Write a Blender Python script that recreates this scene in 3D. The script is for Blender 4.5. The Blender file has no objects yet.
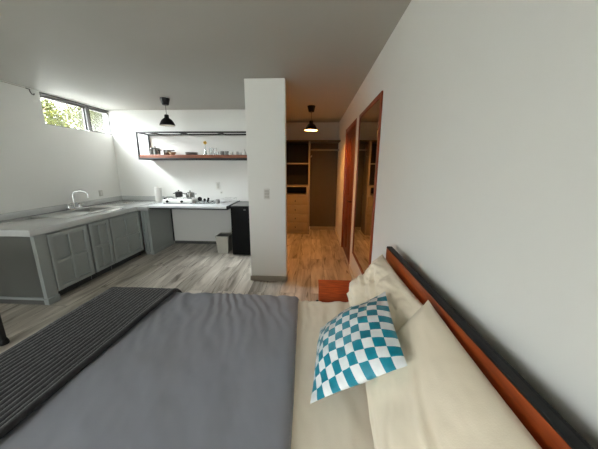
import bpy, bmesh, math, random
from mathutils import Vector, Matrix, noise
random.seed(7)
S = bpy.context.scene
COL = S.collection
PI = math.pi

# ------------------------------------------------------------------ room constants (metres)
XR, XL = 0.58, -3.70          # right wall, left wall
YK, YC, YREAR = 4.77, 6.13, -2.2
H = 2.485                     # ceiling
CAM = Vector((0.0, 0.0, 1.5))

# ------------------------------------------------------------------ materials
def s2l(c):
    return tuple(((v / 255) / 12.92 if v / 255 <= 0.04045 else ((v / 255 + 0.055) / 1.055) ** 2.4) for v in c) + (1,)

def mat(name, rgb, rough=0.6, metal=0.0, var=0.06, scale=8.0, bump=0.0, bscale=60.0, stretch=None, spec=0.5, coat=0.0, sheen=0.0, rgb2=None):
    m = bpy.data.materials.new(name); m.use_nodes = True
    nt = m.node_tree; N = nt.nodes; L = nt.links
    b = N['Principled BSDF']
    b.inputs['Roughness'].default_value = rough
    b.inputs['Metallic'].default_value = metal
    b.inputs['Specular IOR Level'].default_value = spec
    if coat: b.inputs['Coat Weight'].default_value = coat; b.inputs['Coat Roughness'].default_value = .15
    if sheen: b.inputs['Sheen Weight'].default_value = sheen; b.inputs['Sheen Roughness'].default_value = .4
    tc = N.new('ShaderNodeTexCoord'); mp = N.new('ShaderNodeMapping')
    L.new(tc.outputs['Object'], mp.inputs['Vector'])
    if stretch: mp.inputs['Scale'].default_value = stretch
    nz = N.new('ShaderNodeTexNoise'); nz.inputs['Scale'].default_value = scale; nz.inputs['Detail'].default_value = 5
    L.new(mp.outputs[0], nz.inputs['Vector'])
    rp = N.new('ShaderNodeValToRGB')
    c = s2l(rgb)
    if rgb2:
        a0, a1 = s2l(rgb), s2l(rgb2)
    else:
        a0 = tuple(v * (1 - var) for v in c[:3]) + (1,)
        a1 = tuple(min(1, v * (1 + var)) for v in c[:3]) + (1,)
    rp.color_ramp.elements[0].position = .3; rp.color_ramp.elements[0].color = a0
    rp.color_ramp.elements[1].position = .7; rp.color_ramp.elements[1].color = a1
    L.new(nz.outputs['Fac'], rp.inputs['Fac']); L.new(rp.outputs['Color'], b.inputs['Base Color'])
    if bump:
        n2 = N.new('ShaderNodeTexNoise'); n2.inputs['Scale'].default_value = bscale; n2.inputs['Detail'].default_value = 4
        L.new(mp.outputs[0], n2.inputs['Vector'])
        bp = N.new('ShaderNodeBump'); bp.inputs['Strength'].default_value = bump; bp.inputs['Distance'].default_value = .004
        L.new(n2.outputs['Fac'], bp.inputs['Height']); L.new(bp.outputs['Normal'], b.inputs['Normal'])
    return m

def emit(name, rgb, strength):
    m = bpy.data.materials.new(name); m.use_nodes = True
    b = m.node_tree.nodes['Principled BSDF']
    b.inputs['Base Color'].default_value = s2l(rgb)
    b.inputs['Emission Color'].default_value = s2l(rgb)
    b.inputs['Emission Strength'].default_value = strength
    return m

def glass(name, tint=(1, 1, 1), refl=0.1, rough=0.0):
    m = bpy.data.materials.new(name); m.use_nodes = True
    nt = m.node_tree; N = nt.nodes; L = nt.links
    N.remove(N['Principled BSDF'])
    t = N.new('ShaderNodeBsdfTransparent'); t.inputs['Color'].default_value = tint + (1,)
    g = N.new('ShaderNodeBsdfGlossy'); g.inputs['Roughness'].default_value = rough
    lw = N.new('ShaderNodeLayerWeight'); lw.inputs['Blend'].default_value = .25
    mm = N.new('ShaderNodeMath'); mm.operation = 'MULTIPLY_ADD'; mm.inputs[1].default_value = .6; mm.inputs[2].default_value = refl
    mm.use_clamp = True
    L.new(lw.outputs['Fresnel'], mm.inputs[0])
    mx = N.new('ShaderNodeMixShader')
    L.new(mm.outputs[0], mx.inputs[0]); L.new(t.outputs[0], mx.inputs[1]); L.new(g.outputs[0], mx.inputs[2])
    L.new(mx.outputs[0], N['Material Output'].inputs['Surface'])
    return m

def floor_mat():
    m = bpy.data.materials.new('plank_floor'); m.use_nodes = True
    nt = m.node_tree; N = nt.nodes; L = nt.links; b = N['Principled BSDF']
    tc = N.new('ShaderNodeTexCoord'); mp = N.new('ShaderNodeMapping')
    mp.inputs['Rotation'].default_value = (0, 0, PI / 2)
    L.new(tc.outputs['Object'], mp.inputs['Vector'])
    br = N.new('ShaderNodeTexBrick'); br.offset = .37
    br.inputs['Scale'].default_value = 1; br.inputs['Brick Width'].default_value = 1.2; br.inputs['Row Height'].default_value = .19
    br.inputs['Mortar Size'].default_value = .0016; br.inputs['Mortar Smooth'].default_value = .3
    br.inputs['Color1'].default_value = (0.0, 0.0, 0.0, 1); br.inputs['Color2'].default_value = (1, 1, 1, 1); br.inputs['Mortar'].default_value = (.5, .5, .5, 1)
    L.new(mp.outputs[0], br.inputs['Vector'])
    # offset the grain from plank to plank
    off = N.new('ShaderNodeVectorMath'); off.operation = 'SCALE'; off.inputs[3].default_value = 7.3
    L.new(br.outputs['Color'], off.inputs[0])
    ad = N.new('ShaderNodeVectorMath'); ad.operation = 'ADD'
    L.new(tc.outputs['Object'], ad.inputs[0]); L.new(off.outputs[0], ad.inputs[1])
    mg = N.new('ShaderNodeMapping'); mg.inputs['Scale'].default_value = (9, 1.1, 1); L.new(ad.outputs[0], mg.inputs['Vector'])
    n1 = N.new('ShaderNodeTexNoise'); n1.inputs['Scale'].default_value = 1.15; n1.inputs['Detail'].default_value = 7; n1.inputs['Roughness'].default_value = .54; n1.inputs['Distortion'].default_value = .9
    L.new(mg.outputs[0], n1.inputs['Vector'])
    rp = N.new('ShaderNodeValToRGB'); e = rp.color_ramp.elements
    e[0].position = .27; e[0].color = s2l((118, 110, 100)); e[1].position = .72; e[1].color = s2l((222, 216, 206))
    k = e.new(.42); k.color = s2l((176, 168, 157)); k = e.new(.55); k.color = s2l((202, 195, 184))
    L.new(n1.outputs['Fac'], rp.inputs['Fac'])
    # thin dark cracks
    mg2 = N.new('ShaderNodeMapping'); mg2.inputs['Scale'].default_value = (14, 1.0, 1); L.new(ad.outputs[0], mg2.inputs['Vector'])
    n2 = N.new('ShaderNodeTexNoise'); n2.inputs['Scale'].default_value = 1.3; n2.inputs['Detail'].default_value = 3; n2.inputs['Distortion'].default_value = 1.6
    L.new(mg2.outputs[0], n2.inputs['Vector'])
    r2 = N.new('ShaderNodeValToRGB'); e = r2.color_ramp.elements
    e[0].position = .30; e[0].color = (.42, .40, .38, 1); e[1].position = .38; e[1].color = (1, 1, 1, 1)
    L.new(n2.outputs['Fac'], r2.inputs['Fac'])
    mu = N.new('ShaderNodeMixRGB'); mu.blend_type = 'MULTIPLY'; mu.inputs[0].default_value = 1
    L.new(rp.outputs[0], mu.inputs[1]); L.new(r2.outputs[0], mu.inputs[2])
    # plank tone and joints
    tn = N.new('ShaderNodeMixRGB'); tn.blend_type = 'MULTIPLY'; tn.inputs[0].default_value = 1
    r3 = N.new('ShaderNodeValToRGB'); r3.color_ramp.elements[0].color = (.80, .79, .77, 1); r3.color_ramp.elements[1].color = (1.1, 1.1, 1.1, 1)
    L.new(br.outputs['Color'], r3.inputs['Fac'])
    L.new(mu.outputs[0], tn.inputs[1]); L.new(r3.outputs[0], tn.inputs[2])
    jm = N.new('ShaderNodeMixRGB'); jm.inputs[2].default_value = s2l((70, 64, 58))
    L.new(br.outputs['Fac'], jm.inputs[0]); L.new(tn.outputs[0], jm.inputs[1])
    L.new(jm.outputs[0], b.inputs['Base Color'])
    b.inputs['Roughness'].default_value = .38; b.inputs['Specular IOR Level'].default_value = .4
    bp = N.new('ShaderNodeBump'); bp.inputs['Strength'].default_value = .25; bp.inputs['Distance'].default_value = .003
    L.new(n1.outputs['Fac'], bp.inputs['Height']); L.new(bp.outputs[0], b.inputs['Normal'])
    return m

def weave_mat():
    """satin ribbons woven over and under: one family teal, the other white"""
    m = bpy.data.materials.new('woven_satin'); m.use_nodes = True
    nt = m.node_tree; N = nt.nodes; L = nt.links; b = N['Principled BSDF']
    uv = N.new('ShaderNodeUVMap'); uv.uv_map = 'UVMap'
    ck = N.new('ShaderNodeTexChecker'); ck.inputs['Scale'].default_value = 11
    L.new(uv.outputs[0], ck.inputs['Vector'])
    nz = N.new('ShaderNodeTexNoise'); nz.inputs['Scale'].default_value = 14; L.new(uv.outputs[0], nz.inputs['Vector'])
    r1 = N.new('ShaderNodeValToRGB'); r1.color_ramp.elements[0].color = s2l((0, 104, 124)); r1.color_ramp.elements[1].color = s2l((0, 152, 176))
    r2 = N.new('ShaderNodeValToRGB'); r2.color_ramp.elements[0].color = s2l((214, 217, 218)); r2.color_ramp.elements[1].color = s2l((240, 241, 241))
    L.new(nz.outputs['Fac'], r1.inputs[0]); L.new(nz.outputs['Fac'], r2.inputs[0])
    L.new(r1.outputs[0], ck.inputs['Color1']); L.new(r2.outputs[0], ck.inputs['Color2'])
    L.new(ck.outputs['Color'], b.inputs['Base Color'])
    b.inputs['Roughness'].default_value = .33; b.inputs['Specular IOR Level'].default_value = .6
    return m

M = {}
M['wall'] = mat('white_wall_paint', (235, 235, 231), .55, var=.012, scale=1.5, bump=.12, bscale=35)
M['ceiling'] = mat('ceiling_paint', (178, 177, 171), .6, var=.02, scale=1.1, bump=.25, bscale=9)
M['trimwhite'] = mat('white_trim_paint', (226, 223, 214), .45, var=.02)
M['floor'] = floor_mat()
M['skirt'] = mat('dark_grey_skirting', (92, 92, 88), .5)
M['tileskirt'] = mat('grey_beige_skirting', (176, 171, 158), .45)
M['cab'] = mat('grey_cabinet_paint', (156, 162, 160), .42, var=.03, scale=3)
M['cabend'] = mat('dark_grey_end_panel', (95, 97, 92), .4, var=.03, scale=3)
M['cabdark'] = mat('cabinet_recess_shade', (58, 59, 58), .7)  # shade of toe recess and rear gap, put into the colour
M['concrete'] = mat('polished_grey_cement', (196, 198, 197), .25, var=.05, scale=4, coat=.8)
M['whitetop'] = mat('white_laminate', (214, 217, 220), .25, var=.02)
M['black'] = mat('black_metal', (17, 17, 18), .45, var=.1)
M['blackplastic'] = mat('black_plastic', (9, 9, 10), .5, spec=.3, var=.1)
M['fridge'] = mat('black_fridge_enamel', (8, 8, 9), .5, spec=.12, var=.1)
M['fridgetop'] = mat('fridge_top_grey', (120, 120, 118), .5)
M['steel'] = mat('brushed_steel', (214, 214, 212), .34, metal=1, var=.04, scale=30)
M['steelpot'] = mat('polished_pot_steel', (140, 140, 138), .2, metal=1, var=.04, scale=30)
M['chrome'] = mat('chrome', (215, 215, 215), .08, metal=1, var=.01)
M['wood_shelf'] = mat('orange_brown_shelf_wood', (104, 54, 30), .5, scale=6, stretch=(1, 9, 9), rgb2=(146, 82, 50))
M['wood_head'] = mat('reddish_headboard_wood', (134, 54, 18), .34, scale=5, stretch=(9, 1.2, 9), rgb2=(176, 82, 34), coat=.15)
M['wood_night'] = mat('red_mahogany_wood', (140, 46, 14), .55, scale=5, stretch=(2, 8, 8), rgb2=(194, 80, 32), spec=.3)
M['wood_door'] = mat('dark_mahogany_door', (88, 36, 15), .4, scale=5, stretch=(8, 8, 1), rgb2=(120, 54, 24), spec=.3)
M['wood_frame'] = mat('dark_mahogany_frame', (112, 46, 22), .4, scale=5, stretch=(6, 6, 2), rgb2=(150, 70, 36))
M['dark_cap'] = mat('charcoal_headboard_back', (24, 25, 25), .6, spec=.3)
M['closet'] = mat('beige_melamine', (150, 138, 116), .5, var=.03, stretch=(1, 1, .2))
M['closetlight'] = mat('pale_shelf_edge', (150, 142, 130), .5, var=.03)
M['closetdark'] = mat('black_brown_unlit_interior', (30, 24, 19), .7)  # dark back panel, and the unlit shelf interior put into the colour
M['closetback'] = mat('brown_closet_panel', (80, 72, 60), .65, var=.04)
M['sheet'] = mat('beige_cotton_sheet', (240, 230, 212), .85, var=.025, scale=6, bump=.12, bscale=300, sheen=.2)
M['pillow'] = mat('ivory_pillowcase', (240, 227, 204), .85, var=.02, scale=5, bump=.12, bscale=300, sheen=.2)
M['duvet'] = mat('slate_grey_cotton', (139, 142, 152), .75, var=.03, scale=3, bump=.1, bscale=350, sheen=.25)
M['throw'] = mat('charcoal_chenille', (43, 43, 45), .95, var=.25, scale=40, bump=.5, bscale=160, sheen=.35)
M['weave'] = weave_mat()
M['cream_plastic'] = mat('white_plastic', (224, 223, 217), .4, var=.02)
M['bin'] = mat('greige_plastic', (180, 178, 168), .45, var=.02)
M['bindark'] = mat('dark_bin_lid', (74, 73, 69), .5)
M['paper'] = mat('white_paper', (238, 237, 232), .9, var=.02, bump=.2, bscale=120)
M['china'] = mat('white_china', (226, 226, 222), .25, var=.02)
M['chinagrey'] = mat('grey_stoneware', (140, 138, 136), .35)
M['chinatan'] = mat('tan_stoneware', (164, 142, 112), .45)
M['yellow'] = mat('yellow_petals', (222, 176, 40), .7, var=.15, scale=30)
M['leaf'] = mat('sunlit_leaf', (48, 58, 14), .6, var=.3, scale=4, rgb2=(104, 106, 28))
M['bark'] = mat('tree_bark', (96, 82, 66), .9, bump=.4)
M['earth'] = mat('grey_paving', (132, 132, 128), .85, var=.06)
M['alu'] = mat('grey_anodised_frame', (84, 82, 80), .4, metal=.4)
M['alulight'] = mat('light_aluminium', (120, 120, 120), .4, metal=.5)
M['pane'] = glass('window_glass', (1, 1, 1), .02)
M['clear'] = glass('clear_glassware', (.93, .95, .95), .1)
M['mirror'] = mat('mirror_silver', (225, 226, 224), .015, metal=1, var=.002)
M['shadein'] = mat('white_lamp_lining', (225, 220, 205), .5)
M['bulb_on'] = emit('lit_warm_bulb', (255, 172, 84), 950)
M['bulb_off'] = mat('frosted_bulb', (226, 224, 218), .4)
M['cord'] = mat('grey_cord', (60, 58, 56), .6)
M['switchline'] = mat('switch_rocker', (200, 198, 190), .35)

# ------------------------------------------------------------------ mesh helpers (world coordinates)
class MB:
    def __init__(s): s.bm = bmesh.new()
    def box(s, x0, x1, y0, y1, z0, z1, bev=0.0, seg=2, rot=None, piv=None):
        r = bmesh.ops.create_cube(s.bm, size=1)
        vs = r['verts']
        for v in vs:
            v.co = Vector(((x0 + x1) / 2 + v.co.x * (x1 - x0), (y0 + y1) / 2 + v.co.y * (y1 - y0), (z0 + z1) / 2 + v.co.z * (z1 - z0)))
        if bev:
            es = list({e for v in vs for e in v.link_edges})
            o = bmesh.ops.bevel(s.bm, geom=es, offset=bev, segments=seg, profile=.5, affect='EDGES')
            vs = list({v for f in o['faces'] for v in f.verts} | {v for v in vs if v.is_valid})
        if rot is not None:
            p = Vector(piv)
            for v in vs: v.co = p + rot @ (v.co - p)
        return s
    def lathe(s, prof, c=(0, 0, 0), seg=32, axis='z', cap=False):
        """prof: list of (r, h)"""
        rings = []
        for r, h in prof:
            ring = []
            for i in range(seg):
                a = 2 * PI * i / seg
                p = (r * math.cos(a), r * math.sin(a), h)
                if axis == 'x': p = (h, p[0], p[1])
                if axis == 'y': p = (p[0], h, p[1])
                ring.append(s.bm.verts.new(Vector(p) + Vector(c)))
            rings.append(ring)
        for a, b in zip(rings, rings[1:]):
            for i in range(seg):
                j = (i + 1) % seg
                s.bm.faces.new((a[i], a[j], b[j], b[i]))
        if cap:
            s.bm.faces.new(rings[0]); s.bm.faces.new(rings[-1])
        return s
    def cyl(s, c, r, h, seg=24, axis='z', r2=None):
        return s.lathe([(0.0005, 0), (r, 0), (r if r2 is None else r2, h), (.0005, h)], c, seg, axis)
    def tube(s, pts, r, seg=10):
        pts = [Vector(p) for p in pts]; rings = []
        up = None
        for i, p in enumerate(pts):
            t = (pts[min(i + 1, len(pts) - 1)] - pts[max(i - 1, 0)]).normalized()
            if up is None:
                up = Vector((0, 0, 1)) if abs(t.z) < .9 else Vector((1, 0, 0))
            n = (up - t * up.dot(t)).normalized(); b = t.cross(n); up = n
            rr = r[i] if isinstance(r, (list, tuple)) else r
            rings.append([s.bm.verts.new(p + n * rr * math.cos(2 * PI * k / seg) + b * rr * math.sin(2 * PI * k / seg)) for k in range(seg)])
        for a, b in zip(rings, rings[1:]):
            for i in range(seg):
                j = (i + 1) % seg
                s.bm.faces.new((a[i], a[j], b[j], b[i]))
        s.bm.faces.new(rings[0]); s.bm.faces.new(rings[-1])
        return s
    def grid(s, fn, nu, nv, uv=False):
        """fn(u,v) -> point, u,v in 0..1"""
        V = [[s.bm.verts.new(fn(i / nu, j / nv)) for j in range(nv + 1)] for i in range(nu + 1)]
        lay = s.bm.loops.layers.uv.get('UVMap') or s.bm.loops.layers.uv.new('UVMap')
        for i in range(nu):
            for j in range(nv):
                f = s.bm.faces.new((V[i][j], V[i + 1][j], V[i + 1][j + 1], V[i][j + 1]))
                for l, (a, b) in zip(f.loops, ((i, j), (i + 1, j), (i + 1, j + 1), (i, j + 1))):
                    l[lay].uv = (a / nu, b / nv)
        return s

WLOC = {}
def obj(name, mb, m, parent=None, loc=None, smooth=35, solid=0.0, sub=0, weld=False):
    bm = mb.bm if isinstance(mb, MB) else mb
    if weld: bmesh.ops.remove_doubles(bm, verts=bm.verts, dist=.0004)
    bmesh.ops.recalc_face_normals(bm, faces=bm.faces)
    base = Vector(loc) if loc else (WLOC[parent.name] if parent else Vector((0, 0, 0)))
    for v in bm.verts: v.co -= base
    me = bpy.data.meshes.new(name); bm.to_mesh(me); bm.free()
    o = bpy.data.objects.new(name, me); COL.objects.link(o)
    if parent: o.parent = parent
    elif loc: o.location = loc
    WLOC[o.name] = base
    if m: me.materials.append(m)
    if smooth:
        ca = math.radians(smooth)
        for p in me.polygons: p.use_smooth = True
        b2 = bmesh.new(); b2.from_mesh(me)
        for e in b2.edges:
            if len(e.link_faces) == 2 and e.calc_face_angle(0) > ca: e.smooth = False
        b2.to_mesh(me); b2.free()
    if solid:
        md = o.modifiers.new('thickness', 'SOLIDIFY'); md.thickness = solid; md.offset = 1
    if sub:
        md = o.modifiers.new('smooth', 'SUBSURF'); md.levels = sub; md.render_levels = sub
    return o

def tag(o, label=None, cat=None, group=None, kind=None):
    if label: o['label'] = label
    if cat: o['category'] = cat
    if group: o['group'] = group
    if kind: o['kind'] = kind
    return o

def thing(name, loc, label, cat, group=None):
    o = bpy.data.objects.new(name, None); COL.objects.link(o); o.location = loc
    o.empty_display_size = .1
    WLOC[o.name] = Vector(loc)
    return tag(o, label, cat, group)

def copy_tree(o, loc=None, label=None, parent=None):
    c = o.copy(); COL.objects.link(c)
    if parent: c.parent = parent
    if loc: c.location = loc
    if label: c['label'] = label
    for ch in list(o.children): copy_tree(ch, parent=c)
    return c

def struct(name, mb, m, parent=None, **k):
    return tag(obj(name, mb, m, parent, **k), kind='structure')

# ------------------------------------------------------------------ room shell
struct('floor', MB().box(XL - .12, XR + .12, YREAR - .12, YC + .12, -.1, 0), M['floor'], smooth=0)
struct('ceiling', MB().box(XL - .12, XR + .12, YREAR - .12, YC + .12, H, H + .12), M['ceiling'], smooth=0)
DY0, DY1, DZ = 3.72, 4.735, 2.085          # bathroom door opening
w = MB()
w.box(XR, XR + .12, YREAR, DY0, 0, H).box(XR, XR + .12, DY1, YC, 0, H).box(XR, XR + .12, DY0, DY1, DZ, H)
struct('wall_right', w, M['wall'], smooth=0)
WY0, WY1, WZ0, WZ1 = 3.56, YK, 2.062, 2.475   # clerestory window opening
w = MB()
w.box(XL - .12, XL, YREAR, WY0, 0, H)
w.box(XL - .12, XL, WY0, WY1, 0, WZ0).box(XL - .12, XL, WY0, WY1, WZ1, H)
struct('wall_left', w, M['wall'], smooth=0)
struct('wall_kitchen', MB().box(XL - .12, -.69, YK, YK + .12, 0, H), M['wall'], smooth=0)
struct('wall_closet', MB().box(-.69, XR + .12, YC, YC + .12, 0, H), M['wall'], smooth=0)
w = MB(); w.box(-.80, -.69, 3.29, YK, 0, H).box(-.80, -.69, YK + .12, YC + .12, 0, H)
struct('wall_partition', w, M['wall'], smooth=0)
struct('wall_stub', MB().box(-.80, -.328, 3.17, 3.29, 0, H, .006, 2), M['wall'], smooth=0)
RX0, RX1, RZ0, RZ1 = -3.3, -1.3, .25, 2.25      # unseen window added behind the camera to light the room
w = MB(); w.box(XL - .12, RX0, YREAR - .12, YREAR, 0, H).box(RX1, XR + .12, YREAR - .12, YREAR, 0, H)
w.box(RX0, RX1, YREAR - .12, YREAR, 0, RZ0).box(RX0, RX1, YREAR - .12, YREAR, RZ1, H)
struct('wall_rear', w, M['wall'], smooth=0)

# baseboards
struct('baseboard_stub', MB().box(-.812, -.316, 3.158, 3.17, 0, .07, .003).box(-.328, -.316, 3.158, 3.29, 0, .07, .003), M['tileskirt'], smooth=0)
b = MB()
b.box(XR - .012, XR, 1.7, 3.40, 0, .08, .003).box(XR - .012, XR, 3.40, DY0 - .075, 0, .08, .003)
b.box(XR - .012, XR, DY1 + .075, YC, 0, .08, .003).box(XR - .012, XR, YREAR, 1.7, 0, .08, .003)
struct('baseboard_right', b, M['trimwhite'], smooth=0)
struct('baseboard_closet', MB().box(-.04, XR - .012, YC - .012, YC, 0, .08, .003), M['closet'], smooth=0)
struct('baseboard_kitchen', MB().box(-2.72, -.82, YK - .012, YK, 0, .055, .002), M['skirt'], smooth=0)
struct('baseboard_left', MB().box(XL, XL + .012, YREAR, 2.40, 0, .07, .002), M['trimwhite'], smooth=0)
struct('trim_ceiling', MB().box(XL, -.82, YK - .006, YK, H - .03, H, .002), M['wall'], smooth=0)

# clerestory window
win = thing('window_1', (XL, 4.13, WZ0), None, None); win['kind'] = 'structure'
xa, xb = XL - .10, XL - .005
f = MB()
f.box(xa, xb, WY0, WY1 - .001, WZ1 - .016, WZ1).box(XL - .072, XL - .02, WY0, WY1 - .001, WZ1 - .058, WZ1 - .046)
struct('window_frame', f, M['alu'], win, smooth=0)
f = MB().box(XL - .075, XL - .045, 4.27, 4.285, WZ0 + .012, WZ1 - .02)
f.box(XL - .040, XL - .012, 4.335, 4.35, WZ0 + .012, WZ1 - .02).box(XL - .040, XL - .012, 4.335, WY1 - .001, WZ0 + .001, WZ0 + .016)
struct('sash', f, M['alu'], win, smooth=0)
f = MB().box(XL - .075, XL - .045, WY0 + .001, 4.27, WZ0 + .001, WZ0 + .012).box(XL - .075, XL - .045, WY0, WY0 + .012, WZ0 + .012, WZ1 - .045)
f.box(XL - .075, XL - .03, WY0, WY1 - .001, WZ1 - .045, WZ1 - .022).box(XL - .040, XL - .02, WY1 - .014, WY1 - .001, WZ0 + .016, WZ1 - .045)
f.box(XL - .058, XL - .016, 4.287, 4.333, WZ0 + .012, WZ1 - .046)
struct('sash_rail', f, M['alulight'], win, smooth=0)
struct('pane', MB().box(XL - .056, XL - .052, WY0 + .002, 4.28, WZ0 + .004, WZ1 - .03), M['pane'], win, smooth=0)
struct('pane', MB().box(XL - .036, XL - .032, 4.34, WY1 - .005, WZ0 + .006, WZ1 - .03), M['pane'], win, smooth=0)

# unseen window, added in the rear wall to brighten bed, floor and cabinets
win = thing('added_rear_window', ((RX0 + RX1) / 2, YREAR, RZ0), None, None); win['kind'] = 'structure'
ya, yb = YREAR - .10, YREAR - .02
f = MB().box(RX0, RX1, ya, yb, RZ0, RZ0 + .05).box(RX0, RX1, ya, yb, RZ1 - .05, RZ1).box(RX0, RX0 + .05, ya, yb, RZ0 + .05, RZ1 - .05).box(RX1 - .05, RX1, ya, yb, RZ0 + .05, RZ1 - .05)
f.box(-2.325, -2.275, ya, yb, RZ0 + .05, RZ1 - .05)
struct('window_frame', f, M['alu'], win, smooth=0)
for a, c in ((RX0 + .05, -2.325), (-2.275, RX1 - .05)):
    struct('pane', MB().box(a, c, YREAR - .063, YREAR - .057, RZ0 + .05, RZ1 - .05), M['pane'], win, smooth=0)

# bathroom door in the right wall
d = thing('door_1', (XR, 4.2, 0), None, None); d['kind'] = 'structure'
f = MB()
f.box(XR - .003, XR + .10, DY0 - .055, DY0 + .012, 0, DZ + .06, .004).box(XR - .003, XR + .10, DY1 - .012, DY1 + .065, 0, DZ + .06, .004)
f.box(XR - .003, XR + .10, DY0 + .012, DY1 - .012, DZ - .012, DZ + .06, .004)
struct('door_frame', f, M['wood_frame'], d)
l = MB().box(XR + .02, XR + .06, DY0 + .014, DY1 - .014, .008, DZ - .014, .002)
for (a, c) in ((.15, .95), (1.05, 1.95)):
    for (p, q) in ((DY0 + .12, 4.16), (4.24, DY1 - .12)):
        l.box(XR + .014, XR + .024, p, q, a, c, .004)
leaf = struct('door_leaf', l, M['wood_door'], d)
hd = MB().cyl((XR + .012, 3.80, 1.0), .024, .01, axis='x').tube([(XR + .014, 3.80, 1.0), (XR - .03, 3.80, 1.0), (XR - .036, 3.82, 1.0), (XR - .036, 3.92, 1.0)], .009)
tag(obj('door_handle', hd, M['black'], leaf), 'dark lever door handle')

# ------------------------------------------------------------------ long wall mirror
mi = thing('wall_mirror', (XR, 2.89, .34), 'tall wood-framed mirror on the right wall beyond the bed', 'mirror')
y0, y1, z0, z1, fw = 2.345, 3.385, .345, 2.125, .045
f = MB()
f.box(XR - .016, XR - .001, y0, y0 + fw, z0, z1, .004).box(XR - .016, XR - .001, y1 - fw, y1, z0, z1, .004)
f.box(XR - .016, XR - .001, y0 + fw, y1 - fw, z0, z0 + fw, .004).box(XR - .016, XR - .001, y0 + fw, y1 - fw, z1 - fw, z1, .004)
obj('mirror_frame', f, M['wood_frame'], mi)
obj('mirror_glass', MB().box(XR - .010, XR - .005, y0 + fw - .004, y1 - fw + .004, z0 + fw - .004, z1 - fw + .004), M['mirror'], mi, smooth=0)

# ------------------------------------------------------------------ pendant lamps
def pendant(loc, label, lit):
    t = thing('pendant_lamp', loc, label, 'pendant lamp', 'black pendant lamps')
    x, y, z = loc
    k = MB().lathe([(.0005, 0), (.067, 0), (.066, -.006), (.047, -.086), (.043, -.092), (.0005, -.092)], (x, y, H))
    obj('canopy', k, M['blackplastic'], t)
    obj('cord', MB().tube([(x, y, H - .09), (x, y, H - .23)], .0035, 8), M['cord'], t)
    zs = H - .225
    out = [(.0005, 0), (.022, 0), (.031, -.006), (.033, -.045), (.040, -.052), (.056, -.062), (.076, -.082), (.092, -.108), (.105, -.140), (.109, -.155)]
    inn = [(.107, -.155), (.102, -.138), (.089, -.107), (.073, -.083), (.053, -.065), (.03, -.056), (.0005, -.056)]
    obj('lamp_shade', MB().lathe(out + inn[:1], (x, y, zs), 40), M['blackplastic'], t)
    obj('shade_lining', MB().lathe([(.1068, -.1545)] + inn[1:], (x, y, zs), 40), M['shadein'], t)
    bl = MB().lathe([(.0005, -.060), (.014, -.062), (.015, -.070), (.026, -.086), (.029, -.100), (.024, -.114), (.012, -.124), (.0005, -.126)], (x, y, zs), 24)
    obj('bulb', bl, M['bulb_on'] if lit else M['bulb_off'], t)
    return t
pendant((-2.21, 4.0, H), 'unlit black pendant lamp over the kitchen floor', False)
pendant((-.035, 4.55, H), 'lit black pendant lamp before the closet', True)

# ------------------------------------------------------------------ closet
c = thing('closet_unit', (-.36, 5.64, 0), 'beige built-in closet with open shelves, drawers and hanging bay', 'closet')
cy, cb = 5.64, YC - .002
tx0, tx1 = -.688, -.055
p = MB().box(tx1 - .035, tx1, cy, cb, 0, 2.03, .002)
obj('side_panel', p, M['closetlight'], c)
obj('side_panel', MB().box(tx0, tx0 + .03, cy, cb, 0, 2.03, .002), M['closetlight'], c)
obj('top_board', MB().box(tx0, XR - .001, cy, cb, 2.03, 2.055, .002), M['closetback'], c)
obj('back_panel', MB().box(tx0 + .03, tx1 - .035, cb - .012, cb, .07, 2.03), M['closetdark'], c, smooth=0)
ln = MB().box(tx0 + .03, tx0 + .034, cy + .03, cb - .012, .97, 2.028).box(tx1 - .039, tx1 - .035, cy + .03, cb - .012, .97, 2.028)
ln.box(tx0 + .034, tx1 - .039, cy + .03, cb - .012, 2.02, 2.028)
obj('interior_shade', ln, M['closetdark'], c, smooth=0)  # thin dark sheets carry the shade of the unlit shelf bays
for z in (1.575, 1.085):
    obj('shelf', MB().box(tx0 + .03, tx1 - .035, cy + .004, cb - .012, z - .012, z + .013, .002), M['closetlight'], c)
nb = MB()
nb.box(tx0 + .03, tx1 - .035, cy + .002, cb - .012, .872, .897, .002).box(tx1 - .075, tx1 - .035, cy + .002, cy + .02, .897, 1.073)
obj('niche_shelf', nb, M['closetlight'], c)
obj('drawer_carcass', MB().box(tx0 + .03, tx1 - .035, cy + .04, cb - .012, 0, .872), M['closet'], c, smooth=0)
obj('plinth', MB().box(tx0 + .03, tx1 - .035, cy + .006, cy + .04, 0, .066), M['closet'], c, smooth=0)
for z in (.07, .268, .466, .664):
    dr = obj('drawer', MB().box(tx0 + .034, tx1 - .039, cy - .004, cy + .04, z + .003, z + .196, .003), M['closet'], c)
    obj('knob', MB().lathe([(.0005, 0), (.008, 0), (.007, -.012), (.012, -.018), (.011, -.026), (.0005, -.028)], (-.37, cy - .004, z + .10), 16, 'y').box(-.376, -.364, cy - .02, cy - .012, z + .08, z + .12, .003), M['black'], dr)
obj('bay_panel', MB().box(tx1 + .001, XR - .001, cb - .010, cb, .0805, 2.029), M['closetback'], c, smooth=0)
obj('clothes_rod', MB().tube([(tx1, 5.85, 1.87), (XR - .001, 5.85, 1.87)], .016, 14), M['closetlight'], c)
obj('hook', MB().tube([(tx1, 5.74, 1.72), (tx1 + .03, 5.74, 1.715), (tx1 + .035, 5.74, 1.75)], .006, 8), M['steel'], c)

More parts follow.
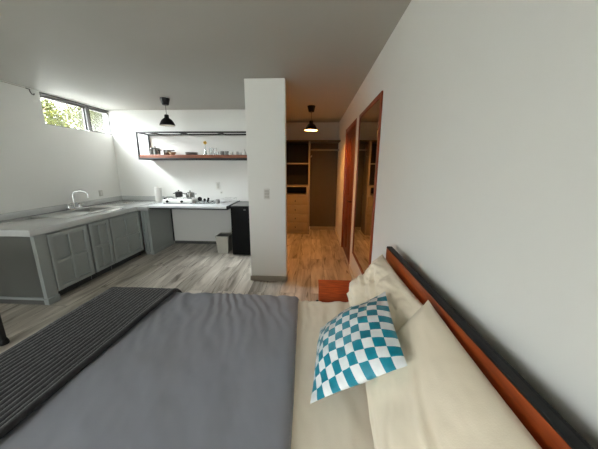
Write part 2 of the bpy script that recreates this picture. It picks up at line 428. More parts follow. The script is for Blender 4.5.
# ------------------------------------------------------------------ base cabinets
CX, CY, CT = -2.90, 4.08, .79     # front of the left run, front of the return, underside of the counter
def panel_door(mb, axis, a0, a1, z0, z1, face, cols, rows, out):
    """framed door with recessed panels; axis 'y': runs along y on plane x=face; out = +1/-1 direction"""
    def bx(p0, p1, q0, q1, d0, d1, bev=.003):
        lo, hi = sorted((face + out * d0, face + out * d1))
        if axis == 'y': mb.box(lo, hi, p0, p1, q0, q1, bev)
        else: mb.box(p0, p1, lo, hi, q0, q1, bev)
    bx(a0, a1, z0, z1, 0, .008, 0)
    st = .055 if (a1 - a0) > .4 else (.045 if (a1 - a0) > .2 else .022)
    D = .030
    bx(a0, a0 + st, z0, z1, .004, D, .006); bx(a1 - st, a1, z0, z1, .004, D, .006)
    bx(a0 + st - .005, a1 - st + .005, z0, z0 + st, .004, D - .0006, .006); bx(a0 + st - .005, a1 - st + .005, z1 - st, z1, .004, D - .0006, .006)
    ms = .034
    for i in range(1, cols):
        m = a0 + st + (a1 - a0 - 2 * st) * i / cols
        bx(m - ms / 2, m + ms / 2, z0 + st - .005, z1 - st + .005, .004, D - .002, .006)
    for i in range(1, rows):
        m = z0 + st + (z1 - z0 - 2 * st) * i / rows
        bx(a0 + st - .005, a1 - st + .005, m - ms / 2, m + ms / 2, .004, D - .0026, .006)
units = [(2.41, 3.05, 2.535, 3.035, 'wide grey base cabinet at the near end of the sink counter'),
         (3.05, 3.40, 3.062, 3.388, 'narrow grey base cabinet between two wider ones'),
         (3.40, 4.068, 3.412, 4.045, 'grey base cabinet under the sink, meeting the kitchen corner')]
for i, (a, b_, d0, d1, lab) in enumerate(units):
    t = thing('base_cabinet', ((XL + CX) / 2, (a + b_) / 2, 0), lab, 'cabinet', 'grey base cabinets along the left wall')
    body = MB().box(CX - .02, CX - .002, a + .001, b_ - .001, .09, CT - .001).box(XL + .001, CX - .02, a + .001, b_ - .001, .09, .11)
    body.box(XL + .001, CX - .02, a + .001, a + .018, .11, CT - .001).box(XL + .001, CX - .02, b_ - .018, b_ - .001, .11, CT - .001).box(XL + .001, XL + .012, a + .018, b_ - .018, .11, CT - .001)
    body.box(XL + .001, CX - .06, a + .001, b_ - .001, 0, .09)
    if i == 0:
        body.box(CX - .02, CX + .022, a - .006, d0 - .008, .07, CT - .001, .003).box(CX - .02, CX + .034, a - .012, d0 - .004, 0, .07, .003)
        body.box(XL + .001, CX - .02, a - .012, a + .01, .055, .085, .003)
    obj('cabinet_body', body, M['cab'] , t, smooth=0)
    if i == 0:
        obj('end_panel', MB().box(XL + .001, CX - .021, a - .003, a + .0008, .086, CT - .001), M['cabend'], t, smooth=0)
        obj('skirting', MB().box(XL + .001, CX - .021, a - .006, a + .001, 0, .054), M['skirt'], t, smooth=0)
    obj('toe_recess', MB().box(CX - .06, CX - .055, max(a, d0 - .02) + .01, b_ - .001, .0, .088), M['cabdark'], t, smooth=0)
    dm = MB(); panel_door(dm, 'y', d0, d1, .10, CT - .022, CX, 2, 2, 1)
    obj('door', dm, M['cab'], t)
t = thing('base_cabinet', (-2.80, 4.42, 0), 'slim grey base cabinet facing the room in the kitchen corner', 'cabinet', 'grey base cabinets along the left wall')
body = MB().box(CX + .032, -2.735, CY + .012, YK - .001, .0, CT - .001)
body.box(-2.778, -2.728, CY - .012, CY + .012, 0, CT - .001, .004)
body.box(-2.735, -2.722, CY + .012, YK - .03, .0, .06, .003)
obj('cabinet_body', body, M['cab'], t, smooth=0)
dm = MB(); panel_door(dm, 'x', CX + .034, -2.782, .05, CT - .022, CY + .012, 1, 2, -1)
obj('door', dm, M['cab'], t)
obj('shadow_strip', MB().box(-2.735, -2.722, YK - .028, YK - .001, .055, CT - .001), M['cabdark'], t, smooth=0)  # dark strip painted for the shaded gap at the back wall

# counter with sink cut-out: pieces of one slab
SX0, SX1, SY0, SY1 = -3.50, -3.12, 3.425, 3.80        # basin hole
t = thing('countertop', (-3.25, 3.6, CT), 'grey polished cement counter running along the left wall', 'countertop')
k = MB()
z0, z1 = CT, .86
k.box(XL + .001, -2.86, 2.36, SY0, z0, z1, .006).box(XL + .001, -2.86, SY1, YK - .001, z0, z1, .006)
k.box(XL + .001, SX0, SY0, SY1, z0, z1).box(SX1, -2.86, SY0, SY1, z0, z1, .006)
k.box(-2.87, -2.682, 3.985, YK - .001, z0, z1 - .0004, .006)
obj('slab', k, M['concrete'], t)
k = MB().box(XL + .001, XL + .028, 2.36, YK - .001, z1, z1 + .078, .004).box(XL + .028, -2.682, YK - .028, YK - .001, z1, z1 + .078, .004)
obj('backsplash', k, M['concrete'], t)

t = thing('stove_counter', (-1.95, 4.35, .812), 'white worktop with black edge reaching to the mini fridge', 'countertop')
obj('worktop', MB().box(-2.68, -1.385, 4.02, YK - .001, .832, .870, .004), M['whitetop'], t)
k = MB().box(-2.68, -1.385, 4.025, YK - .001, .812, .832, .002).box(-1.385, -1.363, 4.02, YK - .001, .812, .873, .003)
obj('edge_band', k, M['blackplastic'], t)

# sink
t = thing('kitchen_sink', (-3.3, 3.5, .86), 'steel sink with drainboard set in the grey counter', 'sink')
r = MB()
zz = .8605
r.box(-3.56, -3.06, SY1 + .002, 3.98, zz, zz + .006, .002).box(-3.56, -3.06, 2.98, SY0 - .002, zz, zz + .006, .002)
r.box(-3.56, SX0 + .005, SY0 - .002, SY1 + .002, zz, zz + .006, .002).box(SX1 - .005, -3.06, SY0 - .002, SY1 + .002, zz, zz + .006, .002)
for i in range(7):
    r.box(-3.49, -3.12, 3.02 + i * .045, 3.032 + i * .045, zz + .005, zz + .009, .002)
obj('drainboard', r, M['steel'], t)
bs = MB()
bs.box(SX0 + .001, SX0 + .004, SY0 + .001, SY1 - .001, .72, zz + .002).box(SX1 - .004, SX1 - .001, SY0 + .001, SY1 - .001, .72, zz + .002)
bs.box(SX0 + .001, SX1 - .001, SY0 + .001, SY0 + .004, .72, zz + .002).box(SX0 + .001, SX1 - .001, SY1 - .004, SY1 - .001, .72, zz + .002)
bs.box(SX0 + .001, SX1 - .001, SY0 + .001, SY1 - .001, .717, .721)
obj('basin', bs, M['steel'], t, smooth=0)
obj('drain', MB().cyl((-3.3, 3.56, .7215), .03, .003), M['chrome'], t)

t = thing('faucet', (-3.605, 3.66, .86), 'chrome gooseneck faucet with two handles behind the sink', 'faucet')
zz = .8602
obj('faucet_base', MB().box(-3.635, -3.575, 3.55, 3.77, zz, zz + .025, .008), M['chrome'], t)
sp = [(-3.605, 3.66, zz + .02), (-3.605, 3.66, 1.06)]
for i in range(11):
    a = PI * i / 10
    sp.append((-3.605 + .085 * (1 - math.cos(a)), 3.66 + .04 * (1 - math.cos(a)), 1.07 + .06 * math.sin(a)))
sp.append((-3.435, 3.74, 1.03))
obj('spout', MB().tube(sp, .011, 12), M['chrome'], t)
for y in (3.575, 3.745):
    obj('tap_handle', MB().cyl((-3.605, y, zz + .022), .022, .035, r2=.017).lathe([(.0005, .055), (.024, .057), (.027, .07), (.02, .085), (.0005, .088)], (-3.605, y, zz), 16).box(-3.612, -3.54, y - .008, y + .008, zz + .065, zz + .08, .004), M['chrome'], t)

# folded cloth on the counter edge
fn = lambda u, v: Vector((-2.99 + .10 * u + .012 * math.sin(v * 5), 3.50 + .21 * v, .864 + .004 * noise.noise(Vector((u * 4, v * 6, 2)))))
tag(obj('dish_cloth', MB().grid(fn, 14, 20), M['paper'], None, (-2.94, 3.6, .861), solid=.006), 'small white cloth lying near the front edge of the grey counter', 'cloth')

# ------------------------------------------------------------------ fridge, bin
t = thing('mini_fridge', (-1.10, 4.35, 0), 'small black fridge between the white worktop and the stub wall', 'fridge')
fx0, fx1, fy0 = -1.345, -.835, 4.10
obj('cabinet_body', MB().box(fx0, fx1, fy0 + .05, 4.68, .02, .862, .006), M['fridge'], t)
dr = obj('door', MB().box(fx0, fx1, fy0, fy0 + .046, .025, .855, .012, 3), M['fridge'], t)
obj('badge', MB().box(-1.125, -1.09, fy0 - .002, fy0 + .001, .80, .812), M['alulight'], dr, smooth=0)
obj('top_panel', MB().box(fx0 + .004, fx1 - .004, fy0 + .01, 4.67, .8625, .872, .003), M['fridgetop'], t)
for sx in (fx0 + .05, fx1 - .05):
    for sy in (fy0 + .1, 4.6):
        obj('foot', MB().cyl((sx, sy, 0), .018, .022, 12), M['blackplastic'], t)

t = thing('trash_bin', (-1.56, 4.33, 0), 'small greige trash bin on the floor beside the black fridge', 'bin')
bm_ = MB()
def taper(mb, x0, x1, y0, y1, z0, z1, d, wall=.006):
    bm = mb.bm; rings = []
    for (q, z, e) in ((0, z0, 0), (1, z1, 0), (1, z1, wall), (0, z0 + wall, wall)):
        k = (d if q == 0 else 0) + e
        rings.append([bm.verts.new((x, y, z)) for x, y in ((x0 + k, y0 + k), (x1 - k, y0 + k), (x1 - k, y1 - k), (x0 + k, y1 - k))])
    for a, b in zip(rings, rings[1:]):
        for i in range(4): bm.faces.new((a[i], a[(i + 1) % 4], b[(i + 1) % 4], b[i]))
    bm.faces.new(rings[0]); bm.faces.new(rings[-1])
taper(bm_, -1.668, -1.445, 4.20, 4.47, 0.0, .31, .022)
bm_.box(-1.675, -1.438, 4.193, 4.205, .29, .318, .003).box(-1.675, -1.438, 4.465, 4.477, .29, .318, .003).box(-1.675, -1.664, 4.2, 4.47, .29, .318, .003).box(-1.449, -1.438, 4.2, 4.47, .29, .318, .003)
obj('bin_body', bm_, M['bin'], t, smooth=0)
obj('lid_flap', MB().box(-1.662, -1.451, 4.207, 4.463, .296, .305, .002), M['bindark'], t)

# ------------------------------------------------------------------ things on the worktop (z = .89)
WT = .8705
t = thing('paper_towel_roll', (-2.86, 4.62, .8605), 'white paper towel roll standing in the counter corner', 'paper towel')
obj('paper', MB().lathe([(.02, 0), (.058, 0), (.06, .004), (.06, .256), (.058, .26), (.02, .26), (.02, .0)], (-2.86, 4.62, .8605), 32), M['paper'], t)
obj('core', MB().lathe([(.0195, .002), (.0195, .262), (.0175, .262), (.0175, .002)], (-2.86, 4.62, .8605), 24), M['chinatan'], t)
t = thing('spice_jar', (-2.75, 4.64, .8605), 'small black jar beside the paper towel roll', 'jar')
obj('jar_body', MB().lathe([(.0005, 0), (.024, 0), (.026, .006), (.026, .06), (.02, .07), (.0005, .07)], (-2.75, 4.64, .8605), 20), M['blackplastic'], t)
obj('lid', MB().cyl((-2.75, 4.64, .9308), .021, .016, 20), M['steel'], t)

t = thing('gas_stove', (-2.33, 4.42, WT), 'white two-burner tabletop stove with black knobs on the worktop', 'stove')
obj('stove_body', MB().box(-2.60, -2.06, 4.26, 4.60, WT + .012, WT + .07, .014, 3), M['china'], t)
for x in (-2.57, -2.09):
    for y in (4.29, 4.57): obj('foot', MB().cyl((x, y, WT), .012, .014, 12), M['blackplastic'], t)
for x in (-2.49, -2.235): obj('knob', MB().cyl((x, 4.258, WT + .04), .021, -.02, 20, 'y').box(x - .004, x + .004, 4.228, 4.24, WT + .022, WT + .058, .002), M['blackplastic'], t)
for x in (-2.46, -2.19):
    g = MB().lathe([(.04, .072), (.044, .074), (.03, .08), (.0005, .08)], (x, 4.44, WT), 24)
    for a in range(4):
        ca, sa = math.cos(a * PI / 2 + PI / 4), math.sin(a * PI / 2 + PI / 4)
        g.tube([(x + .03 * ca, 4.44 + .03 * sa, WT + .088), (x + .095 * ca, 4.44 + .095 * sa, WT + .088), (x + .1 * ca, 4.44 + .1 * sa, WT + .069)], .004, 6)
    obj('burner_grate', g, M['black'], t)

def pot(name, c, r, h, label, cat, handles='loop', lid=True, m='steelpot', group=None, hdir=0.0):
    x, y, z = c
    t = thing(name, c, label, cat, group)
    obj('pot_body', MB().lathe([(.0005, 0), (r * .92, 0), (r, .008), (r, h), (r * 1.04, h + .002), (r * 1.04, h + .005), (r * .97, h + .004), (r * .97, .006), (.0005, .005)], c, 32), M[m], t)
    if lid:
        l = obj('lid', MB().lathe([(r * 1.03, h + .0055), (r * 1.0, h + .010), (r * .6, h + .022), (.0005, h + .026)], c, 32, ), M[m], t)
        obj('lid_knob', MB().lathe([(.0005, h + .024), (.008, h + .026), (.008, h + .034), (.014, h + .038), (.014, h + .046), (.0005, h + .048)], c, 16), M['blackplastic'], l)
    if handles == 'loop':
        for s_ in (-1, 1):
            obj('handle', MB().tube([(x + s_ * r * .98, y - .03, z + h * .8), (x + s_ * (r + .03), y - .028, z + h * .83), (x + s_ * (r + .034), y, z + h * .84), (x + s_ * (r + .03), y + .028, z + h * .83), (x + s_ * r * .98, y + .03, z + h * .8)], .005, 8), M[m], t)
    else:
        ca, sa = math.cos(hdir), math.sin(hdir)
        obj('handle', MB().tube([(x + r * .98 * ca, y + r * .98 * sa, z + h * .8), (x + (r + .05) * ca, y + (r + .05) * sa, z + h * .88), (x + (r + .15) * ca, y + (r + .15) * sa, z + h * .95)], [.006, .010, .009], 10), M['blackplastic'], t)
    return t
pot('cooking_pot', (-2.405, 4.50, WT + .0925), .062, .075, 'small black lidded pot on the left of the stove rear', 'pot', 'loop', True, 'black', 'pots on the tabletop stove')
pot('cooking_pot', (-2.175, 4.46, WT + .0925), .072, .07, 'small steel lidded pot on the right burner of the stove', 'pot', 'loop', True, 'steelpot', 'pots on the tabletop stove')

# clear tray with black utensils
def tray_box(x0, x1, y0, y1, z0, h, wall=.004):
    m = MB().box(x0, x1, y0, y1, z0, z0 + wall)
    m.box(x0, x1, y0, y0 + wall, z0 + wall, z0 + h).box(x0, x1, y1 - wall, y1, z0 + wall, z0 + h)
    return m.box(x0, x0 + wall, y0 + wall, y1 - wall, z0 + wall, z0 + h).box(x1 - wall, x1, y0 + wall, y1 - wall, z0 + wall, z0 + h)
tag(obj('utensil_tray', tray_box(-2.02, -1.70, 4.28, 4.52, WT, .04), M['clear'], None, (-1.86, 4.4, WT), smooth=0), 'shallow clear tray of black utensils beside the stove', 'tray')
t = thing('ladle', (-1.97, 4.36, WT + .045), 'black ladle with round head propped in the clear tray', 'utensil')
obj('ladle_head', MB().lathe([(.0005, .012), (.022, .010), (.034, .002), (.040, -.014), (.037, -.014), (.030, 0), (.0005, .006)], (-1.955, 4.36, WT + .075), 24, 'y'), M['blackplastic'], t)
obj('handle', MB().tube([(-1.955, 4.366, WT + .04), (-1.945, 4.42, WT + .03), (-1.93, 4.50, WT + .012)], .006, 8), M['blackplastic'], t)
t = thing('serving_spoon', (-1.87, 4.38, WT + .04), 'short black spoon in the middle of the clear tray', 'utensil')
obj('spoon_bowl', MB().lathe([(.0005, .008), (.014, .006), (.025, -.004), (.023, -.006), (.0005, .003)], (-1.875, 4.36, WT + .062), 20, 'y'), M['blackplastic'], t)
obj('handle', MB().tube([(-1.878, 4.363, WT + .04), (-1.895, 4.38, WT + .022), (-1.925, 4.42, WT + .016)], .008, 8), M['blackplastic'], t)
t = thing('spatula', (-1.79, 4.36, WT + .04), 'black spatula leaning at the right of the clear tray', 'utensil')
obj('spatula_blade', MB().box(-1.835, -1.797, 4.34, 4.346, WT + .02, WT + .105, .003, rot=Matrix.Rotation(.3, 3, 'Y'), piv=(-1.82, 4.34, WT + .04)), M['blackplastic'], t)
obj('handle', MB().tube([(-1.822, 4.345, WT + .026), (-1.78, 4.35, WT + .020), (-1.715, 4.35, WT + .048)], .009, 8), M['blackplastic'], t)
def mug(name, c, r, h, m, label, cat, group=None, handle=True, hdir=0):
    t = thing(name, c, label, cat, group)
    obj('cup_body', MB().lathe([(.0005, 0), (r * .85, 0), (r * .95, .006), (r, h), (r * .93, h), (r * .88, .008), (.0005, .006)], c, 24), M[m], t)
    if handle:
        x, y, z = c; ca, sa = math.cos(hdir), math.sin(hdir)
        pts = []
        for i in range(9):
            a = -PI / 2 + PI * i / 8
            d = r * .93 + .022 * math.cos(a)
            pts.append((x + d * ca, y + d * sa, z + h * .5 + h * .28 * math.sin(a)))
        obj('handle', MB().tube(pts, .0045, 8), M[m], t)
    return t
mug('mug', (-1.645, 4.36, WT), .034, .07, 'chinagrey', 'grey mug between the utensil tray and the wire rack', 'mug', hdir=-1.2)
t = thing('dish_rack', (-1.50, 4.50, WT), 'low wire dish rack at the right end of the white worktop', 'dish rack')
g = MB()
rx0, rx1, ry0, ry1 = -1.60, -1.40, 4.38, 4.66
for z in (WT + .005, WT + .07):
    g.tube([(rx0, ry0, z), (rx1, ry0, z), (rx1, ry1, z), (rx0, ry1, z), (rx0, ry0, z)], .004, 6)
for x in (rx0, rx1):
    for y in (ry0, ry1): g.tube([(x, y, WT + .004), (x, y, WT + .07)], .004, 6)
obj('rack_frame', g, M['steel'], t)
g = MB()
for i in range(9):
    y = ry0 + (ry1 - ry0) * (i + .5) / 9
    g.tube([(rx0, y, WT + .006), (-1.52, y, WT + .006), (-1.50, y, WT + .085), (-1.48, y, WT + .006), (rx1, y, WT + .006)], .0025, 6)
obj('rack_wires', g, M['steel'], t)

# ------------------------------------------------------------------ wall shelf
t = thing('wall_shelf', (-1.92, 4.60, 1.61), 'long wooden wall shelf in a black metal frame above the worktop', 'shelf')
sx0, sx1, sy0, sy1 = -3.02, -.84, 4.42, YK - .002
f = MB(); q = .025
for y in (sy0, sy1 - q):
    f.box(sx0, sx1, y, y + q, 2.05, 2.05 + q, .002).box(sx0, sx1, y, y + q, 1.612, 1.645, .002)
for x in (sx0, sx1 - q):
    f.box(x, x + q, sy0, sy0 + q, 1.645, 2.05, .002).box(x, x + q, sy1 - q, sy1, 1.645, 2.05, .002)
    f.box(x, x + q, sy0 + q, sy1 - q, 2.05, 2.05 + q, .002).box(x, x + q, sy0 + q, sy1 - q, 1.612, 1.645, .002)
obj('shelf_frame', f, M['black'], t)
for x in (-2.79, -2.26, -1.60):
    obj('crossbar', MB().box(x - .02, x + .02, sy0 + q, sy1 - q, 2.05, 2.05 + q, .002), M['black'], t)
obj('shelf_board', MB().box(sx0 + .002, sx1 - .002, sy0 + .002, sy1 - .002, 1.645, 1.695, .003), M['wood_shelf'], t)
SZ = 1.6955
pot('stock_pot', (-2.80, 4.58, SZ), .082, .105, 'steel lidded pot at the left end of the wall shelf', 'pot', 'loop', True)
pot('saucepan', (-2.625, 4.65, SZ), .062, .085, 'steel saucepan with black handle beside the lidded pot on the shelf', 'saucepan', 'long', False, 'steelpot', hdir=-.5)
t = thing('bowl', (-2.48, 4.56, SZ), 'small tan bowl on the shelf between saucepan and plates', 'bowl')
obj('bowl_body', MB().lathe([(.0005, 0), (.03, 0), (.032, .006), (.058, .036), (.062, .05), (.057, .05), (.05, .034), (.024, .01), (.0005, .008)], (-2.48, 4.56, SZ), 28), M['chinatan'], t)
plate_prof = [(.0005, 0), (.065, 0), (.07, .003), (.108, .013), (.11, .016), (.106, .016), (.068, .0065), (.0005, .005)]
names = ['bottom plate of the grey stack on the wall shelf', 'second plate from below in the grey stack on the shelf', 'third plate from below in the grey stack on the shelf', 'top plate of the grey stack on the wall shelf']
p0 = None
for i in range(4):
    loc = (-2.145, 4.58, SZ + i * .011)
    if p0 is None:
        p0 = tag(obj('plate', MB().lathe(plate_prof, loc, 36), M['chinagrey'], None, loc), names[0], 'plate', 'stacked plates on the wall shelf')
    else: copy_tree(p0, loc, names[i])
t = thing('flower_vase', (-1.90, 4.60, SZ), 'slim clear glass vase holding one yellow flower on the shelf', 'vase')
obj('vase_body', MB().lathe([(.0005, 0), (.026, 0), (.028, .01), (.02, .07), (.012, .10), (.014, .125), (.012, .125), (.010, .10), (.018, .07), (.025, .012), (.0005, .008)], (-1.90, 4.60, SZ), 24), M['clear'], t)
t = thing('flower', (-1.90, 4.60, SZ + .01), 'single yellow flower on a thin stem in the glass vase', 'flower')
obj('stem', MB().tube([(-1.90, 4.60, SZ + .012), (-1.898, 4.6, SZ + .12), (-1.892, 4.59, SZ + .20)], .002, 6), M['leaf'], t)
fl = MB()
for i in range(22):
    a = i * 2.4; el = math.acos(1 - 2 * (i + .5) / 22)
    dv = Vector((math.sin(el) * math.cos(a), math.sin(el) * math.sin(a), math.cos(el)))
    cc = Vector((-1.892, 4.59, SZ + .213))
    fl.tube([cc, cc + dv * .022, cc + dv * .034], [.002, .008, .002], 6)
obj('petals', fl, M['yellow'], t)
gl_prof = [(.0005, 0), (.024, 0), (.026, .004), (.031, .122), (.029, .122), (.0235, .010), (.0005, .009)]
g0 = None
for x, y, lab in ((-1.785, 4.56, 'tall clear glass on the shelf nearest the flower vase'), (-1.715, 4.57, 'tall clear glass on the shelf, right one of the pair')):
    loc = (x, y, SZ)
    if g0 is None: g0 = tag(obj('drinking_glass', MB().lathe(gl_prof, loc, 24), M['clear'], None, loc), lab, 'glass', 'tall glasses on the wall shelf')
    else: copy_tree(g0, loc, lab)
tag(obj('tumbler', MB().lathe([(.0005, 0), (.022, 0), (.026, .055), (.024, .055), (.02, .006), (.0005, .006)], (-1.655, 4.52, SZ), 20), M['clear'], None, (-1.655, 4.52, SZ)), 'short clear tumbler on the shelf left of the grey mugs', 'glass')
mug('mug', (-1.595, 4.60, SZ), .034, .07, 'chinagrey', 'left one of two grey mugs on the wall shelf', 'mug', 'grey mugs on the wall shelf', hdir=2.6)
mug('mug', (-1.515, 4.60, SZ), .034, .07, 'chinagrey', 'right one of two grey mugs on the wall shelf', 'mug', 'grey mugs on the wall shelf', hdir=-.5)
mug('cup', (-1.43, 4.56, SZ), .036, .055, 'china', 'white cup on the shelf right beside the grey mugs', 'cup', 'white cups on the wall shelf', hdir=2.8)
mug('cup', (-1.335, 4.56, SZ), .038, .06, 'china', 'white cup on the shelf, second from the grey mugs', 'cup', 'white cups on the wall shelf', hdir=-.4)
mug('cup', (-1.265, 4.66, SZ), .036, .055, 'china', 'white cup at the shelf back beside the tapered white bottle', 'cup', 'white cups on the wall shelf', hdir=1.5)
tag(obj('bottle', MB().lathe([(.0005, 0), (.032, 0), (.034, .006), (.03, .045), (.012, .08), (.009, .105), (.0005, .107)], (-1.19, 4.55, SZ), 24), M['china'], None, (-1.19, 4.55, SZ)), 'tapered white bottle at the right end of the wall shelf', 'bottle')

# ------------------------------------------------------------------ switches and outlets
t = thing('light_switch', (-.565, 3.17, 1.17), 'white switch plate on the white stub wall', 'switch')
obj('plate', MB().box(-.603, -.527, 3.161, 3.1695, 1.105, 1.235, .004), M['cream_plastic'], t)
for i in range(3):
    obj('rocker', MB().box(-.592, -.538, 3.157, 3.163, 1.122 + i * .034, 1.150 + i * .034, .002), M['switchline'], t)
t = thing('light_switch', (-1.775, YK, 1.14), 'white switch plate on the kitchen wall above the utensil tray', 'switch')
obj('plate', MB().box(-1.815, -1.735, YK - .010, YK - .0005, 1.075, 1.215, .004), M['cream_plastic'], t)
obj('rocker', MB().box(-1.795, -1.755, YK - .014, YK - .009, 1.10, 1.19, .003), M['switchline'], t)
t = thing('wall_outlet', (-1.72, YK, 1.02), 'small outlet low on the kitchen wall above the grey mug', 'outlet')
obj('plate', MB().box(-1.745, -1.69, YK - .010, YK - .0005, 1.0, 1.04, .003), M['cream_plastic'], t)
obj('socket', MB().cyl((-1.715, YK - .0095, 1.02), .010, -.003, 16, 'y'), M['bin'], t)
t = thing('wall_outlet', (XL, 4.29, 1.03), 'white outlet on the left wall past the chrome faucet', 'outlet')
obj('plate', MB().box(XL + .0005, XL + .01, 4.255, 4.33, .985, 1.085, .003), M['switchline'], t)
obj('socket', MB().box(XL + .009, XL + .013, 4.275, 4.31, 1.005, 1.065, .002), M['cream_plastic'], t)

# cable along the top of the left wall, ending in a hook
t = thing('wall_hook', (XL, 3.44, 2.43), 'thin cable ending in a small hook high on the left wall', 'hook')
obj('cable', MB().tube([(XL + .004, 2.0, 2.478), (XL + .004, 2.7, 2.474), (XL + .004, 3.40, 2.472)], .0035, 6), M['tileskirt'], t)
obj('hook', MB().tube([(XL + .004, 3.39, 2.472), (XL + .01, 3.43, 2.468), (XL + .014, 3.43, 2.44), (XL + .014, 3.445, 2.415), (XL + .014, 3.47, 2.41), (XL + .014, 3.478, 2.428)], .006, 8), M['alu'], t)

# ------------------------------------------------------------------ bed
BX0, BX1, BY0, BY1, BZ = -1.455, .462, .03, 1.655, .592     # mattress box, top
bed = thing('bed', (-.5, .85, 0), 'double bed with a reddish wooden headboard against the right wall', 'bed')
fr = MB()
fr.box(BX0 + .02, .485, BY1 - .06, BY1 - .02, .16, .32, .006).box(BX0 + .02, .485, BY0 + .02, BY0 + .06, .16, .32, .006)
fr.box(BX0 + .02, BX0 + .06, BY0 + .06, BY1 - .06, .16, .32, .006).box(BX0 + .06, .485, BY0 + .06, BY1 - .06, .26, .30)
obj('bed_frame', fr, M['wood_head'], bed)
for x in (BX0 + .08, .42):
    for y in (BY0 + .09, BY1 - .09): obj('leg', MB().box(x - .03, x + .03, y - .03, y + .03, 0, .165, .006), M['wood_head'], bed)
hb = obj('headboard', MB().box(.490, .512, BY0 - .02, 1.615, .10, .990, .002), M['wood_head'], bed)
tag(obj('backing', MB().box(.512, .524, BY0 - .02, 1.615, .0, 1.0, .002).box(.490, .514, BY0 - .02, 1.615, .9905, 1.0, .002), M['dark_cap'], hb), 'charcoal top and back of the headboard')
obj('mattress', MB().box(BX0 + .015, BX1 - .01, BY0 + .015, BY1 - .015, .302, BZ - .012, .04, 4), M['trimwhite'], bed)

def drop(d, r):
    """cloth running d past an edge: (outward, down)"""
    if d <= 0: return d, 0.0
    if d < r * PI / 2:
        a = d / r
        return r * math.sin(a), r * (1 - math.cos(a))
    return r, r + d - r * PI / 2
def fbm(p, o=4): return noise.fractal(Vector(p), 1.0, 2.0, o)
def drape(x, y, top, lift, wr, r=.05):
    """x, y measured along the cloth; bed edges at BX0, BY0, BY1"""
    rr = r + lift
    ex, dx = drop(BX0 + r - x, rr)      # past the foot
    X = BX0 + r - ex
    if y > (BY0 + BY1) / 2:
        ey, dy = drop(y - (BY1 - r), rr); Y = BY1 - r + ey
    else:
        ey, dy = drop(BY0 + r - y, rr); Y = BY0 + r - ey
    dz = (dx ** 3 + dy ** 3) ** (1 / 3)
    z = top + lift - dz + wr * (1 if dz < .03 else max(.2, 1 - dz * 4))
    if dy > .06: Y += (.012 * math.sin(x * 17 + 2 * fbm((x * 2, 0, 3))) + .012) * (1 if y > .8 else -1) * min(1, dy * 5)
    if dx > .06: X -= (.012 * math.sin(y * 15 + 2 * fbm((y * 2, 0, 5))) + .012) * min(1, dx * 5)
    return Vector((X, Y, z))

def sheet_fn(u, v):
    x = BX0 - .10 + (BX1 - BX0 + .10) * u; y = BY0 - .18 + (BY1 - BY0 + .36) * v
    w = .006 * fbm((x * 7, y * 2.2, 1)) + .0025 * fbm((x * 16 + y * 5, y * 4, 9))
    # tension folds running across from the far edge
    k = max(0, (y - 1.1) / .55)
    w += .006 * k * (abs(math.sin(x * 38 + 3 * fbm((x * 4, y * 3, 4)))) ** 3) * (x > -.2)
    p = drape(x, y, BZ - .012, .006, w)
    if u > .97: p.z -= (u - .97) * 1.5
    return p
obj('fitted_sheet', MB().grid(sheet_fn, 150, 120), M['sheet'], bed, smooth=80)

def duvet_fn(u, v):
    y = BY0 - .26 + (BY1 - BY0 + .60) * v
    xe = -.088 + .035 * max(0, min(1, (1.6 - y) / 1.2)) + .005 * fbm((0, y * 4, 7))
    x0 = BX0 - .24
    x = xe + (x0 - xe) * u
    w = .006 * fbm((x * 2.2, y * 1.6, 11)) + .0035 * fbm((x * 6 + y * 3, y * 3 - x * 2, 15))
    far = max(0, min(1, (y - .95) / .65))
    ph = 38 * (x + .35 * (y - 1.6)) + 4.5 * fbm((x * 2.5, y * 1.4, 21))
    w += .007 * far ** 1.3 * (abs(math.sin(ph)) ** 2.2 - .3)
    # long soft creases across the bed
    c = (y - .98 - .18 * (x + .6) + .05 * fbm((x * 2, 0, 2)))
    w += .0025 * math.exp(-(c / .08) ** 2)
    c = (x + .30 - .05 * fbm((0, y * 2, 6)) - .05 * (y - 1))
    w -= .006 / (1 + math.exp(-c * 60))
    # rolled edge
    e = u * (xe - x0)
    lift = .012 + .014 * (1 - math.exp(-e / .02)) - .008 * math.exp(-e / .006)
    return drape(x, y, BZ, lift, w)
tag(obj('duvet', MB().grid(duvet_fn, 170, 170), M['duvet'], None, (-.75, .85, BZ), smooth=80, solid=.006), 'smooth slate grey duvet covering the lower part of the bed', 'duvet')

RIB = .025
def throw_fn(u, v):
    y = BY0 - .20 + (BY1 - BY0 + .385) * v
    xe = -.955 - .07 * (1 - v) + .003 * fbm((0, y * 3, 31))
    x0 = BX0 - .33
    s = u * (xe - x0)
    x = xe - s
    w = .003 * fbm((x * 3, y * 3, 41)) + .005 * max(0, fbm((x * 2, y * 2.6, 45)))
    hem = min(s, (xe - x0) - s, (1 - v) * (BY1 - BY0 + .385))
    rib = .0052 * (abs(math.sin(PI * s / RIB)) ** .7) * (1 + .35 * noise.noise(Vector((x * 90, y * 60, 3))))
    lift = .043 + (rib if hem > .03 else .003 + .006 * math.sin(PI * max(0, hem) / .03))
    lift -= .006 * math.exp(-min(s, 1) / .006)
    return drape(x, y, BZ, lift, w)
tag(obj('bed_throw', MB().grid(throw_fn, 270, 150), M['throw'], None, (-1.3, .85, BZ), smooth=80, solid=.008), 'charcoal ribbed throw blanket laid across the foot of the bed', 'blanket')

